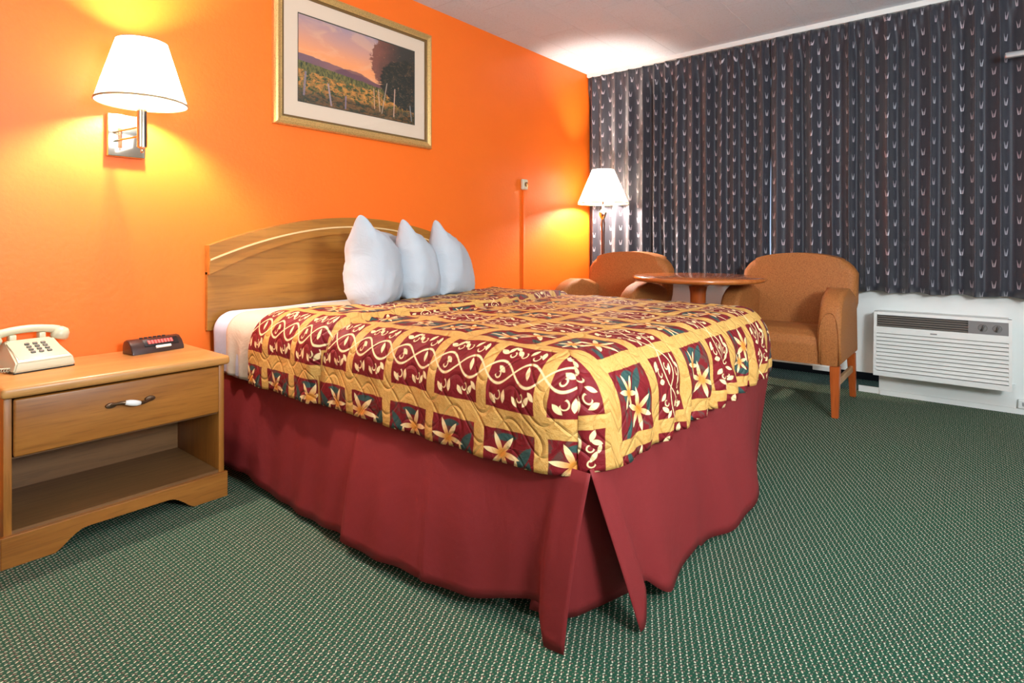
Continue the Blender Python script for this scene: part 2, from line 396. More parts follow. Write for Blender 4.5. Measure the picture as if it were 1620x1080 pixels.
def f_art():
    (x, y, z), v = coord('UV')           # x 0..1, y 0..1
    n1 = nse(v, 4, 4, 0.6, 0.8) - 0.5; n2 = nse(v, 22, 4, 0.7, 1.0); n3 = nse(vec(x*60.0, y*18.0), 1.0, 3, 0.6, 1.0)
    brush = nse(vec(x*14.0, y*40.0), 1.0, 3, 0.6, 0.5) - 0.5
    sky = mixc(mixfac(y + x*0.08 + n1*0.14, 0.60, 1.10), (0.90, 0.36, 0.14), (0.34, 0.28, 0.36))
    sky = mixc(lt(n1, -0.06, 0.10)*0.35, sky, (0.80, 0.48, 0.30))
    h1 = 0.565 - x*0.11 + n1*0.10 - ab(x-0.12)*0.12
    c = mixc(lt(y, h1, 0.006), sky, mixc(mixfac(x, 0.1, 0.6), (0.22, 0.11, 0.13), (0.45, 0.17, 0.12)))
    h2 = 0.455 - ab(x-0.42)*0.10 + n1*0.06
    c = mixc(lt(y, h2 + 0.055*lt(ab(x-0.42), 0.13, 0.15), 0.006)*lt(0.28, x, 0.04)*0.8, c, (0.14, 0.06, 0.09))
    h3 = 0.475 - x*0.14 + brush*0.04
    c = mixc(lt(y, h3, 0.006), c, mixc(mixfac(n3, 0.35, 0.6), (0.035, 0.045, 0.02), (0.24, 0.19, 0.05)))
    h4 = 0.36 - x*0.06 + (n2-0.5)*0.13
    fg = mixc(mixfac(n2, 0.42, 0.60), (0.035, 0.045, 0.02), (0.78, 0.27, 0.05))
    fg = mixc(lt(ab(nse(v, 33, 3, 0.6, 2.0)-0.5), 0.025, 0.02)*0.6, fg, (0.16, 0.28, 0.07))
    c = mixc(lt(y, h4, 0.01), c, fg)
    c = mixc(lt(y, 0.15 + n1*0.2 + (n2-0.5)*0.10, 0.06)*0.7, c, (0.035, 0.03, 0.025))
    # tree mass at right
    d = rt(sq((x-0.86)*(1/0.27)) + sq((y-0.72)*(1/0.42))) + (n2-0.5)*0.55
    c = mixc(lt(d, 1.0, 0.06), c, mixc(mixfac(x + n1*0.3, 0.62, 0.85), (0.26, 0.09, 0.06), (0.055, 0.045, 0.035)))
    d2 = rt(sq((x-0.97)*(1/0.30)) + sq((y-0.50)*(1/0.34))) + (n2-0.5)*0.4
    c = mixc(lt(d2, 1.0, 0.05), c, mixc(mixfac(n2, 0.5, 0.75), (0.03, 0.03, 0.022), (0.18, 0.10, 0.05)))
    sp = lt(0.70, nse(v, 60, 2, 0.5), 0.02)*lt(0.6, x, 0.05)
    c = mixc(sp*0.7, c, (0.80, 0.38, 0.16))
    for (tx, y0, y1, w, sl, cc) in ((0.615,0.10,0.36,0.006,-0.03,(0.75,0.38,0.22)),(0.66,0.08,0.36,0.006,-0.05,(0.7,0.45,0.3)),(0.70,0.06,0.47,0.006,0.12,(0.6,0.42,0.3)),(0.80,0.05,0.42,0.008,0.03,(0.7,0.4,0.28)),
                                    (0.05,0.08,0.36,0.012,0.05,(0.30,0.22,0.26)),(0.235,0.02,0.28,0.011,-0.10,(0.42,0.30,0.32)),(0.37,0.02,0.18,0.009,0.02,(0.3,0.22,0.3)),(0.96,0.04,0.25,0.006,-0.08,(0.4,0.38,0.36))):
        c = mixc(lt(ab(x - tx - (y-0.2)*sl), w*0.6, 0.004)*lt(y0, y, 0.01)*lt(y, y1, 0.01)*0.85, c, cc)
    return dict(col=c)
m_art = mat('landscape_print', f_art, rough=0.5)
def glass_mat(name):
    m = bpy.data.materials.new(name); m.use_nodes = True; T = m.node_tree; T.nodes.clear()
    o = T.nodes.new('ShaderNodeOutputMaterial'); t = T.nodes.new('ShaderNodeBsdfTransparent'); g = T.nodes.new('ShaderNodeBsdfGlossy')
    g.inputs['Roughness'].default_value = 0.03; f = T.nodes.new('ShaderNodeFresnel'); f.inputs[0].default_value = 1.45
    mi = T.nodes.new('ShaderNodeMixShader'); T.links.new(f.outputs[0], mi.inputs[0]); T.links.new(t.outputs[0], mi.inputs[1]); T.links.new(g.outputs[0], mi.inputs[2])
    T.links.new(mi.outputs[0], o.inputs[0]); return m
m_glass = glass_mat('clear_glass')
m_outlet = mat('ivory_outlet', col=(0.62, 0.56, 0.40), rough=0.35)
m_grey = mat('grey_metal', col=(0.5, 0.5, 0.5), rough=0.3, metal=0.7)

# ------------------------------------------------------------ setting
WX, DY, H = 4.37, 2.66, 2.44
XB, YR = -1.15, -1.95
struct('floor', B(XB-.1, 5.0, YR-.1, DY+.1, -0.05, 0), m_carpet, smooth=False)
struct('ceiling', B(XB-.1, 4.8, YR-.1, DY+.1, H, H+.06), m_ceil, smooth=False)
struct('wall_left', B(XB-.1, 4.9, DY, DY+.1, 0, H), m_orange, 'orange painted wall behind the bed', smooth=False)
struct('wall_right', B(XB-.1, 4.9, YR-.1, YR, 0, H), m_white, smooth=False)
struct('wall_back', B(XB-.1, XB, YR, DY, 0, H), m_white, smooth=False)
# window wall: low white panel raised off the floor, jambs and header round the window
bm = bmesh.new()
box(bm, WX, WX+.1, YR, 0.505, 0.0, 0.74)
box(bm, WX, WX+.1, 0.505, DY, 0.125, 0.74)
box(bm, WX, WX+.1, YR, DY, 2.2, H)
box(bm, WX, WX+.1, YR, -1.3, 0.74, 2.2); box(bm, WX, WX+.1, 2.35, DY, 0.74, 2.2)
struct('wall_window', bm, m_white, 'white wall under the curtains', smooth=False)
struct('wall_recess', B(4.74, 4.80, 0.3, DY, 0, 0.3), m_recess_shade, smooth=False)
bm = bmesh.new()
for y0, y1 in ((-1.3, -1.26), (0.5, 0.55), (2.31, 2.35)): box(bm, WX+.02, WX+.07, y0, y1, 0.74, 2.2)
for z0, z1 in ((0.74, 0.78), (2.16, 2.2)): box(bm, WX+.02, WX+.07, -1.3, 2.35, z0, z1)
wf = struct('window_1', bm, m_trimw, 'white framed window behind the curtains', smooth=False)
obj('glass_pane', B(WX+.04, WX+.046, -1.26, 2.31, 0.78, 2.16), m_glass, wf, smooth=False)
struct('baseboard_window', B(WX-.014, WX-.001, 0.50, 0.62, 0.0, 0.038), m_trimw, smooth=False)
struct('baseboard_window_right', B(WX-.030, WX-.001, YR, 0.50, 0.0, 0.030), m_trimw, smooth=False)
struct('trim_1', B(4.345, WX-.001, -0.155, 0.505, 0.031, 0.160), m_trimw, 'white board on the wall under the air conditioner', smooth=False)

# ------------------------------------------------------------ curtains on a ceiling track
XC = 4.278
def curtain_shape(y, z, seed):
    """forward offset (towards the room) and sideways shift of the cloth"""
    ph = y/0.106*2*PI + 1.6*nz(y*2.2, seed, 0)*2 + 0.9*nz(y*5, seed, 4)
    amp = 0.038*(0.75 + 0.5*nz(y*6, seed, 2))
    s = math.sin(ph)
    body = amp*(s + 0.25*math.sin(2*ph + 0.8))
    top = 0.020*(max(0, s)**6*1.6 - 0.3) + 0.004*math.sin(ph*3)
    t = sm(z, 2.18, 2.36)
    dz = 0.010*nz(y*9, z*1.5, seed+7)
    sw = 0.012*math.cos(ph)*(1-t) + 0.010*nz(y*3, z*1.2, seed+3)
    return body*(1-t) + top*t + dz*(1-t), sw
def curtain(name, label, y0, y1, seed, edge=None, xoff=0.0):
    z0, z1 = 0.663, 2.402
    nu = int((y1-y0)/0.0065); nv = 46
    arc = [0.0]; prev = None
    for i in range(nu+1):
        y = y0 + (y1-y0)*i/nu; d, s = curtain_shape(y, 1.3, seed); p = (d, y+s)
        if prev: arc.append(arc[-1] + math.hypot(p[0]-prev[0], p[1]-prev[1]))
        prev = p
    def fn(a, b):
        y = y0 + (y1-y0)*a; z = z0 + (z1-z0)*b
        d, s = curtain_shape(y, z, seed)
        if edge: s += edge(y, z)
        zb = z + (1-b)**6*0.006*math.sin(y*31+seed)
        return Vector((XC + xoff - d, min(y + s, 2.652), zb))
    bm = grid(fn, nu, nv, lambda a, b: (arc[round(a*nu)], z0 + (z1-z0)*b))
    o = obj(name, bm, m_curtain)
    md = o.modifiers.new('thickness', 'SOLIDIFY'); md.thickness = 0.002
    return o
def lifted(lo, hi, amt, side):
    def f(y, z):
        k = sm(z, 0.75, 0.95)*(1-sm(z, 1.45, 1.75))
        return amt*k*(sm(y, lo, hi) if side > 0 else 1-sm(y, lo, hi))
    return f
cl = curtain('pleated_curtain', None, 1.150, 2.645, 3, lifted(1.150, 1.20, 0.004, -1), 0.012)
tag(cl, 'dark curtain with pale tulip motifs beside the orange wall, behind the floor lamp', 'curtain', 'tulip pattern curtains')
cr = curtain('pleated_curtain', None, -1.35, 1.150, 11, lifted(1.10, 1.150, -0.004, 1), -0.004)
tag(cr, 'dark curtain with pale tulip motifs hanging above the air conditioner', 'curtain', 'tulip pattern curtains')
t = thing('curtain_track', 'white curtain track along the ceiling over the window', 'curtain track', (XC, 0.65, H))
obj('rail', B(-0.014, 0.016, -2.0, 1.995, -0.034, -0.0), m_trimw, t, smooth=False)
for i in range(34):
    y = -1.32 + i*0.118 - 0.65
    obj('hook', tube([(0, y, -0.034), (0, y, -0.045)], 0.002, 6), m_grey, t)

# ------------------------------------------------------------ air conditioner
ac = thing('air_conditioner', 'white through-wall air conditioner with louvred front under the curtain', 'air conditioner', (WX, 0.19, 0.0))
ya, yb, za, zb = -0.325, 0.325, 0.155, 0.545
def acx(z): return -0.165 - 0.035*(zb-z)/(zb-za)
bm = prism([(0.0, za+.01), (acx(za)+.02, za+.01), (acx(zb)+.02, zb-.004), (0.0, zb-.004)], ya+.01, yb-.01, 'y')
bm2 = bm
obj('housing', bm, m_ac, ac, smooth=False)
bm = bmesh.new()
def strip(z0, z1, y0, y1, f0, f1, bev=0.0):           # slab following the sloping face
    poly = [(acx(z0)+0.03, z0), (acx(z0)-f0, z0), (acx(z1)-f1, z1), (acx(z1)+0.03, z1)]
    prism(poly, y0, y1, 'y', bm=bm)
strip(zb-0.018, zb, ya, yb, 0.004, 0.0); strip(0.416, 0.455, ya, yb, 0.006, 0.006); strip(za, 0.185, ya, yb, 0.004, 0.006)
strip(za, zb, ya, ya+0.014, 0.004, 0.004); strip(za, zb, yb-0.016, yb, 0.004, 0.004)
obj('front_frame', bm, m_ac, ac, smooth=False)
n = 10
for i in range(n):
    z0 = 0.187 + i*(0.414-0.187)/n; bm = bmesh.new()
    strip(z0+0.003, z0+0.0205, ya+.014, yb-.016, 0.010, -0.003)
    obj('louvre', bm, m_ac, ac, smooth=False)
bm = bmesh.new(); strip(0.185, 0.416, ya+.014, yb-.016, -0.018, -0.018); obj('louvre_backing', bm, m_grille, ac, smooth=False)
bm = bmesh.new(); strip(0.455, zb-.018, ya+.190, yb-.016, -0.016, -0.016); obj('vent_backing', bm, m_grille, ac, smooth=False)
for i in range(5):
    z0 = 0.459 + i*0.0135; bm = bmesh.new(); strip(z0, z0+0.0055, ya+.190, yb-.016, 0.0, -0.004); obj('vent_slat', bm, m_fins, ac, smooth=False)
bm = bmesh.new(); strip(0.455, zb-.018, ya+.014, ya+.190, 0.001, 0.001); cp = obj('control_panel', bm, m_ac_panel, ac, smooth=False)
for y in (ya+.062, ya+.125):
    M = Matrix.Translation((acx(0.49)-0.001, y, 0.490)) @ Matrix.Rotation(-PI/2, 4, 'Y')
    bm = lathe([(0.0, 0.0), (0.021, 0.0), (0.019, 0.004), (0.0, 0.004)], 24, M=M)
    d = obj('dial_ring', bm, m_ac_panel, cp, auto=30)
    bm = bmesh.new(); box(bm, -0.0045, 0.0045, -0.017, 0.017, 0.004, 0.016, bev=0.002)
    bmesh.ops.transform(bm, matrix=M @ Matrix.Rotation(PI/2 - 0.3, 4, 'Z'), verts=bm.verts)
    obj('dial_knob', bm, m_ac_knob, cp, auto=30)
bm = bmesh.new(); strip(0.430, 0.437, 0.008, 0.040, 0.0068, 0.0068); obj('badge', bm, m_ac_panel, ac, smooth=False)
# small boxes low on the wall
o = obj('junction_box', B(WX-.03, WX, 0.76, 0.89, 0.105, 0.135, bev=0.003), m_trimw, smooth=False); tag(o, 'small white box low on the wall behind the right chair', 'junction box')
t = thing('raceway_outlet', 'pale outlet strip at the foot of the wall right of the air conditioner', 'outlet', (WX, -0.45, 0.06))
obj('cover', B(-.028, 0, -0.25, 0.285, -0.028, 0.022, bev=0.004), m_trimw, t, smooth=False)
for y in (0.245,): obj('socket', B(-.032, -.027, y-.022, y+.022, -0.012, 0.010, bev=0.002), m_grey, t, smooth=False)

# ------------------------------------------------------------ grey bar at the right edge
t = thing('plain_grey_bar', 'glossy grey bar end in front of the curtain at the top right', 'bar', (4.1, -0.30, 1.985))  # plain bar of unknown use, running on towards the right wall
obj('bar', B(-.012, .012, -1.64, 0.198, -0.016, 0.016, bev=0.006), m_grey, t)

# ------------------------------------------------------------ framed picture
px0, px1, pz0, pz1 = 1.414, 2.439, 1.552, 2.257
pic = thing('framed_picture', 'gold framed landscape print with cream mat hanging above the bed', 'picture', ((px0+px1)/2, DY, (pz0+pz1)/2))
w2, h2 = (px1-px0)/2, (pz1-pz0)/2
def frame_ring(x, z, prof):
    """prof: list of (inset from outer edge, depth off the wall)"""
    bm = bmesh.new(); rings = []
    for ins, d in prof:
        rings.append([bm.verts.new((sx*(x-ins), -d, sz*(z-ins))) for sx, sz in ((-1,-1),(1,-1),(1,1),(-1,1))])
    for A, C in zip(rings, rings[1:]):
        for i in range(4): bm.faces.new((A[i], A[(i+1) % 4], C[(i+1) % 4], C[i]))
    return bm
obj('frame', frame_ring(w2, h2, [(0, 0.001), (0, 0.022), (0.006, 0.030), (0.016, 0.034), (0.026, 0.030), (0.034, 0.026), (0.040, 0.026)]), m_gold, pic, auto=25)
obj('inner_lip', frame_ring(w2-.040, h2-.040, [(0, 0.026), (0.004, 0.022), (0.012, 0.020), (0.012, 0.010)]), m_golddark, pic, auto=25)
obj('mat_board', frame_ring(w2-.050, h2-.050, [(0, 0.014), (0.079, 0.014)]), m_matb, pic, smooth=False)
obj('mat_bevel', frame_ring(w2-.129, h2-.129, [(0, 0.0145), (0.005, 0.012)]), m_matline, pic, smooth=False)
aw, ah = w2-.131, h2-.131
bm = grid(lambda a, b: Vector((-aw+2*aw*a, -0.011, -ah+2*ah*b)), 1, 1, lambda a, b: (a, b))
obj('landscape_print', bm, m_art, pic, smooth=False)
obj('glass', grid(lambda a, b: Vector(((w2-.052)*(2*a-1), -0.0175, (h2-.052)*(2*b-1))), 1, 1), m_glass, pic, smooth=False)

# ------------------------------------------------------------ wall jack with conduit
t = thing('wall_jack', 'small ivory round jack on an orange conduit running down the wall', 'wall jack', (3.383, DY, 1.408))
bm = B(-.030, .030, -.030, 0, -.040, .040, bev=0.010, seg=3); obj('jack_box', bm, m_outlet, t, auto=30)
obj('jack_ring', lathe([(0, 0), (.019, 0), (.019, .006), (.013, .008), (.012, .003), (0, .003)], 24, M=Matrix.Translation((0, -.030, 0)) @ Matrix.Rotation(PI/2, 4, 'X')), m_brass, t, auto=30)
obj('conduit', B(-.009, .011, -.013, 0, -1.408, -.040, bev=0.003), m_orange, t, auto=30)

# ------------------------------------------------------------ wall sconce
def shade_bm(rb, rt_, h, t=0.0015):
    bm = bmesh.new(); return lathe([(rb, 0), (rt_, h)], 64, bm=bm)
def point(name, loc, power, col, r, parent=None):
    l = bpy.data.lights.new(name, 'POINT'); l.energy = power; l.color = col; l.shadow_soft_size = r
    o = bpy.data.objects.new(name, l); COL.objects.link(o); o.location = loc
    if parent: o.parent = parent
    return o
sx, sy = 0.797, 2.465
sc = thing('wall_sconce', 'lit wall sconce with white shade and polished plate above the nightstand', 'wall lamp', (sx, sy, 1.335))
py_ = DY - sy
obj('backplate', B(-.064, .066, py_-.028, py_, -.022, .145, bev=0.003), m_chrome, sc, auto=30)
obj('stem', lathe([(0, -.004), (.012, -.004), (.017, .0), (.017, .165), (.010, .168), (.010, .235), (0, .235)], 24), m_chrome, sc, auto=30)
for z in (0.045, 0.080):
    obj('arm', tube([(0, 0.0, z), (-.01, py_*0.35, z-0.002), (-.03, py_*0.6, z-0.006), (-.045, py_-.026, z-.010)], 0.0035, 10), m_brass, sc)
obj('switch_knob', lathe([(0, -.022), (.004, -.021), (.005, -.012), (.003, -.004)], 12), m_brass, sc)
obj('bulb', lathe([(0, .225), (.012, .230), (.016, .250), (.028, .280), (.030, .303), (.020, .327), (0, .337)], 24), m_bulb, sc)
sh = obj('lamp_shade', shade_bm(.152, .084, .232), m_shade, sc); sh.location = (0, 0, .165)
obj('shade_rim', lathe([(.1545, -.001), (.1530, .007), (.150, .007), (.150, -.001), (.1545, -.001)], 64), m_shade_trim, sh)
obj('shade_top_rim', lathe([(.0855, .229), (.0855, .233), (.083, .233), (.083, .229), (.0855, .229)], 64), m_shade_trim, sh)
for k in range(3):
    a = k*2*PI/3+.4; obj('spider', tube([(0, 0, .035), (.12*math.cos(a), .12*math.sin(a), .036)][0:2] if False else [(0, 0, .01), (.149*math.cos(a), .149*math.sin(a), .004)], .0015, 6), m_brass, sh)
#point('sconce_bulb_light', (0, 0, .255), 75, (1.0, 0.80, 0.54), 0.03, sc)

# ------------------------------------------------------------ floor lamp
lx, ly = 4.075, 2.375
fl_ = thing('floor_lamp', 'lit floor lamp with white cone shade and dark pole in the corner', 'floor lamp', (lx, ly, 0))
obj('base', lathe([(0, 0), (.105, 0), (.11, .008), (.10, .02), (.05, .03), (.022, .045), (0, .045)], 40), m_dpole, fl_, auto=40)
obj('pole', lathe([(.014, .04), (.012, .6), (.0145, 1.05), (.018, 1.13), (.013, 1.165)], 24), m_dpole, fl_)
obj('brass_knuckle', lathe([(.012, 1.16), (.016, 1.17), (.026, 1.185), (.033, 1.205), (.030, 1.225), (.018, 1.24), (.010, 1.245), (.008, 1.30), (.012, 1.305), (.012, 1.33), (0, 1.33)], 28), m_chrome, fl_)
obj('bulb', lathe([(0, 1.33), (.016, 1.335), (.028, 1.375), (.030, 1.40), (.018, 1.425), (0, 1.43)], 20), m_bulb, fl_)
sh = obj('lamp_shade', shade_bm(.205, .088, .275), m_shade, fl_); sh.location = (0, 0, 1.288)
obj('shade_rim', lathe([(.2075, -.001), (.2055, .007), (.202, .007), (.202, -.001), (.2075, -.001)], 64), m_shade_trim, sh)
for k in range(3):
    a = k*2*PI/3+.2; obj('spider', tube([(0, 0, .03), (.196*math.cos(a), .196*math.sin(a), .012)], .0018, 6), m_brass, sh)
#point('floor_lamp_bulb_light', (0, 0, 1.385), 65, (1.0, 0.82, 0.60), 0.03, fl_)

# ------------------------------------------------------------ nightstand
nx0, nx1, ny0, ny1 = 0.364, 1.009, 2.255, 2.655
ns = thing('nightstand', 'oak nightstand with one drawer and open shelf left of the bed', 'nightstand', ((nx0+nx1)/2, ny0, 0))
hw = (nx1-nx0)/2; dp = ny1-ny0
obj('top', B(-hw-.010, hw+.012, -.026, dp, .507, .541, bev=.012, seg=4), m_oak_top, ns, auto=35)
for s in (-1, 1):
    obj('side_panel', B(s*hw-(.020 if s > 0 else 0), s*hw+(.020 if s < 0 else 0), .002, dp, 0.0, .5065, bev=.002), m_oak_v, ns, auto=30)
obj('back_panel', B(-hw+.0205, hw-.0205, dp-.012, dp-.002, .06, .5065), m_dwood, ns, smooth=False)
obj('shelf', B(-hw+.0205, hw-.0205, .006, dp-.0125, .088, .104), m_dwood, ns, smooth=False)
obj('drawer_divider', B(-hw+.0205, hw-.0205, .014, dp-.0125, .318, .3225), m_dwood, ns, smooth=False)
dr = obj('drawer', B(-hw+.0225, hw-.0225, -.008, .013, .326, .5005, bev=.006, seg=3), m_oak, ns, auto=35)
hx = 0.692 - (nx0+nx1)/2; hz = .430
hp = []
for i in range(13):
    a = i/12; hp.append((hx-.066+.132*a, -.010-.022*math.sin(PI*a)**0.6, hz + .006*math.sin(2*PI*a)))
bm = tube(hp, [.0035,.0045,.0045,.006]+[.0065]*5+[.006,.0045,.0045,.0035], 12)
for s in (-1, 1):
    M = Matrix.Translation((hx+s*.058, -.013, hz)) @ Matrix.Rotation(PI/2, 4, 'X') @ Matrix.Scale(1.9, 4, (1, 0, 0))
    lathe([(0, -.006), (.009, -.004), (.008, .004), (0, .006)], 16, bm=bm, M=M)
hd = obj('handle', bm, m_bronze, dr, auto=50)
obj('porcelain_grip', tube(hp[4:9], [.0075, .0098, .0105, .0098, .0075], 16), m_porc, hd)
# arched plinth rail
poly = [(-hw-.008, 0)]
for i in range(25):
    a = i/24; x = -hw+.122 + a*.408; e = min(a, 1-a)/0.18
    poly.append((x, .054*(sm(e, 0, 1.0)**.8)))
poly += [(hw+.008, 0), (hw+.008, .094), (-hw-.008, .094)]
bm = prism(poly, -.012, .008, 'y', bev=.002, seg=1)
obj('plinth_rail', bm, m_oak, ns, auto=30)

# ------------------------------------------------------------ telephone
ph = thing('telephone', 'cream corded push button telephone on the nightstand', 'telephone', (0.490, 2.545, 0.5415), math.radians(9))
prof = [(-.095, 0), (.085, 0), (.085, .070), (.060, .088), (.035, .090), (-.090, .036), (-.095, .030)]
bm = bmesh.new()
# trapezoid body, wider at the foot
L = [bm.verts.new((-(.088 - z*.25), y, z+.004)) for y, z in prof]; R = [bm.verts.new(((.088 - z*.25), y, z+.004)) for y, z in prof]
bm.faces.new(L); bm.faces.new(R[::-1])
for i in range(len(prof)): bm.faces.new((L[i], R[i], R[(i+1) % 7], L[(i+1) % 7]))
bmesh.ops.bevel(bm, geom=list(bm.edges), offset=.005, segments=3, affect='EDGES')
bd = obj('body', bm, m_phone, ph, auto=40)
obj('base_plate', B(-.086, .086, -.090, .080, 0, .0045), m_black, ph, smooth=False)
# faceplate and keys on the sloping top
p0 = Vector((0, -.090, .040)); p1 = Vector((0, .035, .094)); sl = math.atan2(p1.z-p0.z, p1.y-p0.y)
FM = Matrix.Translation((p0+p1)/2) @ Matrix.Rotation(sl, 4, 'X')
bm = B(-.068, .068, -.060, .058, -.002, .0015, bev=.001); bmesh.ops.transform(bm, matrix=FM, verts=bm.verts); fp = obj('faceplate', bm, m_phone, bd, auto=30)
for r in range(4):
    for c in range(3):
        bm = B(-.0065, .0065, -.0045, .0045, 0, .005, bev=.0012); bmesh.ops.transform(bm, matrix=FM @ Matrix.Translation((.004+(c-1)*.023, .030-r*.0185, .0015)), verts=bm.verts)
        obj('key', bm, m_key, fp, auto=30)
for s in (-1, 1):
    obj('cradle', B(s*.042-.010, s*.042+.010, .040, .070, .085, .112, bev=.004), m_phone, ph, auto=40)
hp = []; hr = []
for i in range(21):
    a = i/20*2-1; hp.append((a*.112, .055, .128 - .020*a*a - (.006 if abs(a) > .85 else 0))); hr.append(.0135+.004*abs(a)**3)
bm = tube(hp, hr, 16)
for s in (-1, 1):
    M = Matrix.Translation((s*.100, .052, .104)) @ Matrix.Rotation(s*.30, 4, 'Y')
    lathe([(0, -.026), (.022, -.025), (.028, -.016), (.027, .004), (.018, .018), (0, .022)], 24, bm=bm, M=M)
obj('handset', bm, m_phone, ph)
cp_ = []
for i in range(140):
    a = i/139; cx = -.085 - .035*math.sin(a*PI); cp_.append((cx + .006*math.cos(i*.9), -.060+.100*a, .012 + .006*math.sin(i*.9) + .05*max(0, a-.6)))
obj('coiled_cord', tube(cp_, .0022, 6), m_phone, ph)

# ------------------------------------------------------------ clock radio
ck = thing('clock_radio', 'dark brown clock radio with red display on the nightstand', 'clock radio', (0.868, 2.552, 0.5415), math.radians(8))
prof = [(-.040, 0), (.040, 0), (.040, .030), (.032, .048), (.015, .055), (-.004, .052), (-.024, .036), (-.038, .014)]
obj('case', prism(prof, -.098, .098, 'x', bev=.005, seg=3), m_clock, ck, auto=40)
fa = Vector((0, -.038, .014)); fb = Vector((0, -.004, .052)); sl = math.atan2(fb.z-fa.z, fb.y-fa.y)
CM = Matrix.Translation((fa+fb)/2 + Vector((0, -.004, .002))) @ Matrix.Rotation(sl, 4, 'X')
def on_face(x0, x1, y0, y1, z1):
    bm = B(x0, x1, y0, y1, -.003, z1, bev=.0008); bmesh.ops.transform(bm, matrix=CM, verts=bm.verts); return bm
obj('bezel', on_face(-.050, .080, -.012, .020, .0015), m_black, ck, auto=30)
obj('display', on_face(-.036, .060, -.003, .014, .003), m_disp, ck, auto=30)
obj('label_strip', on_face(-.012, .045, -.024, -.014, .0035), m_lab, ck, auto=30)
for i in range(6): obj('button', B(-.05+i*.017, -.04+i*.017, .006, .014, .052, .058, bev=.001), m_black, ck, auto=30)

# ------------------------------------------------------------ headboard
hx0, hx1 = 1.106, 2.666
hb = thing('headboard', 'arched oak headboard mounted on the orange wall behind the pillows', 'headboard', ((hx0+hx1)/2, DY, 0.584))
hh = (hx1-hx0)/2
def arc(z0, z1):
    return lambda x: z1 - (z1-z0)*(abs(x)/hh)**2.0
outer, groove, inner = arc(.961, 1.107), arc(.895, 1.058), arc(.832, 1.022)
def band(lo, hi, d0, d1, x=hh, n=48):
    poly = [(-x+2*x*i/n, lo(-x+2*x*i/n)-.584) for i in range(n+1)] + [(x-2*x*i/n, hi(x-2*x*i/n)-.584) for i in range(n+1)]
    return prism(poly, d0, d1, 'y', bev=.0015, seg=1)
obj('panel', band(lambda x: .584, lambda x: inner(x)+.01, -.024, -.001), m_hb, hb, auto=30)
obj('arched_rail', band(inner, outer, -.046, -.001), m_hb, hb, auto=30)
obj('bead', band(lambda x: groove(x)-.004, lambda x: groove(x)+.004, -.050, -.045, hh-.004), m_hb_line, hb, auto=30)

# ------------------------------------------------------------ bed
BX0, BX1, BYF, BYH, ZT = 1.12, 2.66, 0.70, 2.60, 0.68
bed = thing('bed', 'mattress and box spring of the wide bed under the red and gold bedspread', 'bed', ((BX0+BX1)/2, (BYF+BYH)/2, 0))
bx, by = (BX1-BX0)/2, (BYH-BYF)/2
obj('box_spring', B(-bx+.10, bx-.08, -by+.17, by, .19, .42, bev=.02, seg=3), m_ticking, bed, auto=40)
obj('mattress', B(-bx+.04, bx-.04, -by+.08, by, .422, ZT-.03, bev=.05, seg=5), m_ticking, bed, auto=40)
obj('bed_frame', B(-bx+.08, bx-.08, -by+.12, by, .14, .189), m_black, bed, smooth=False)
for s in (-1, 1):
    for q in (-1, 0.9): obj('leg', tube([(s*(bx-.25), q*(by-.3), 0), (s*(bx-.25), q*(by-.3), .141)], .02, 10), m_black, bed)

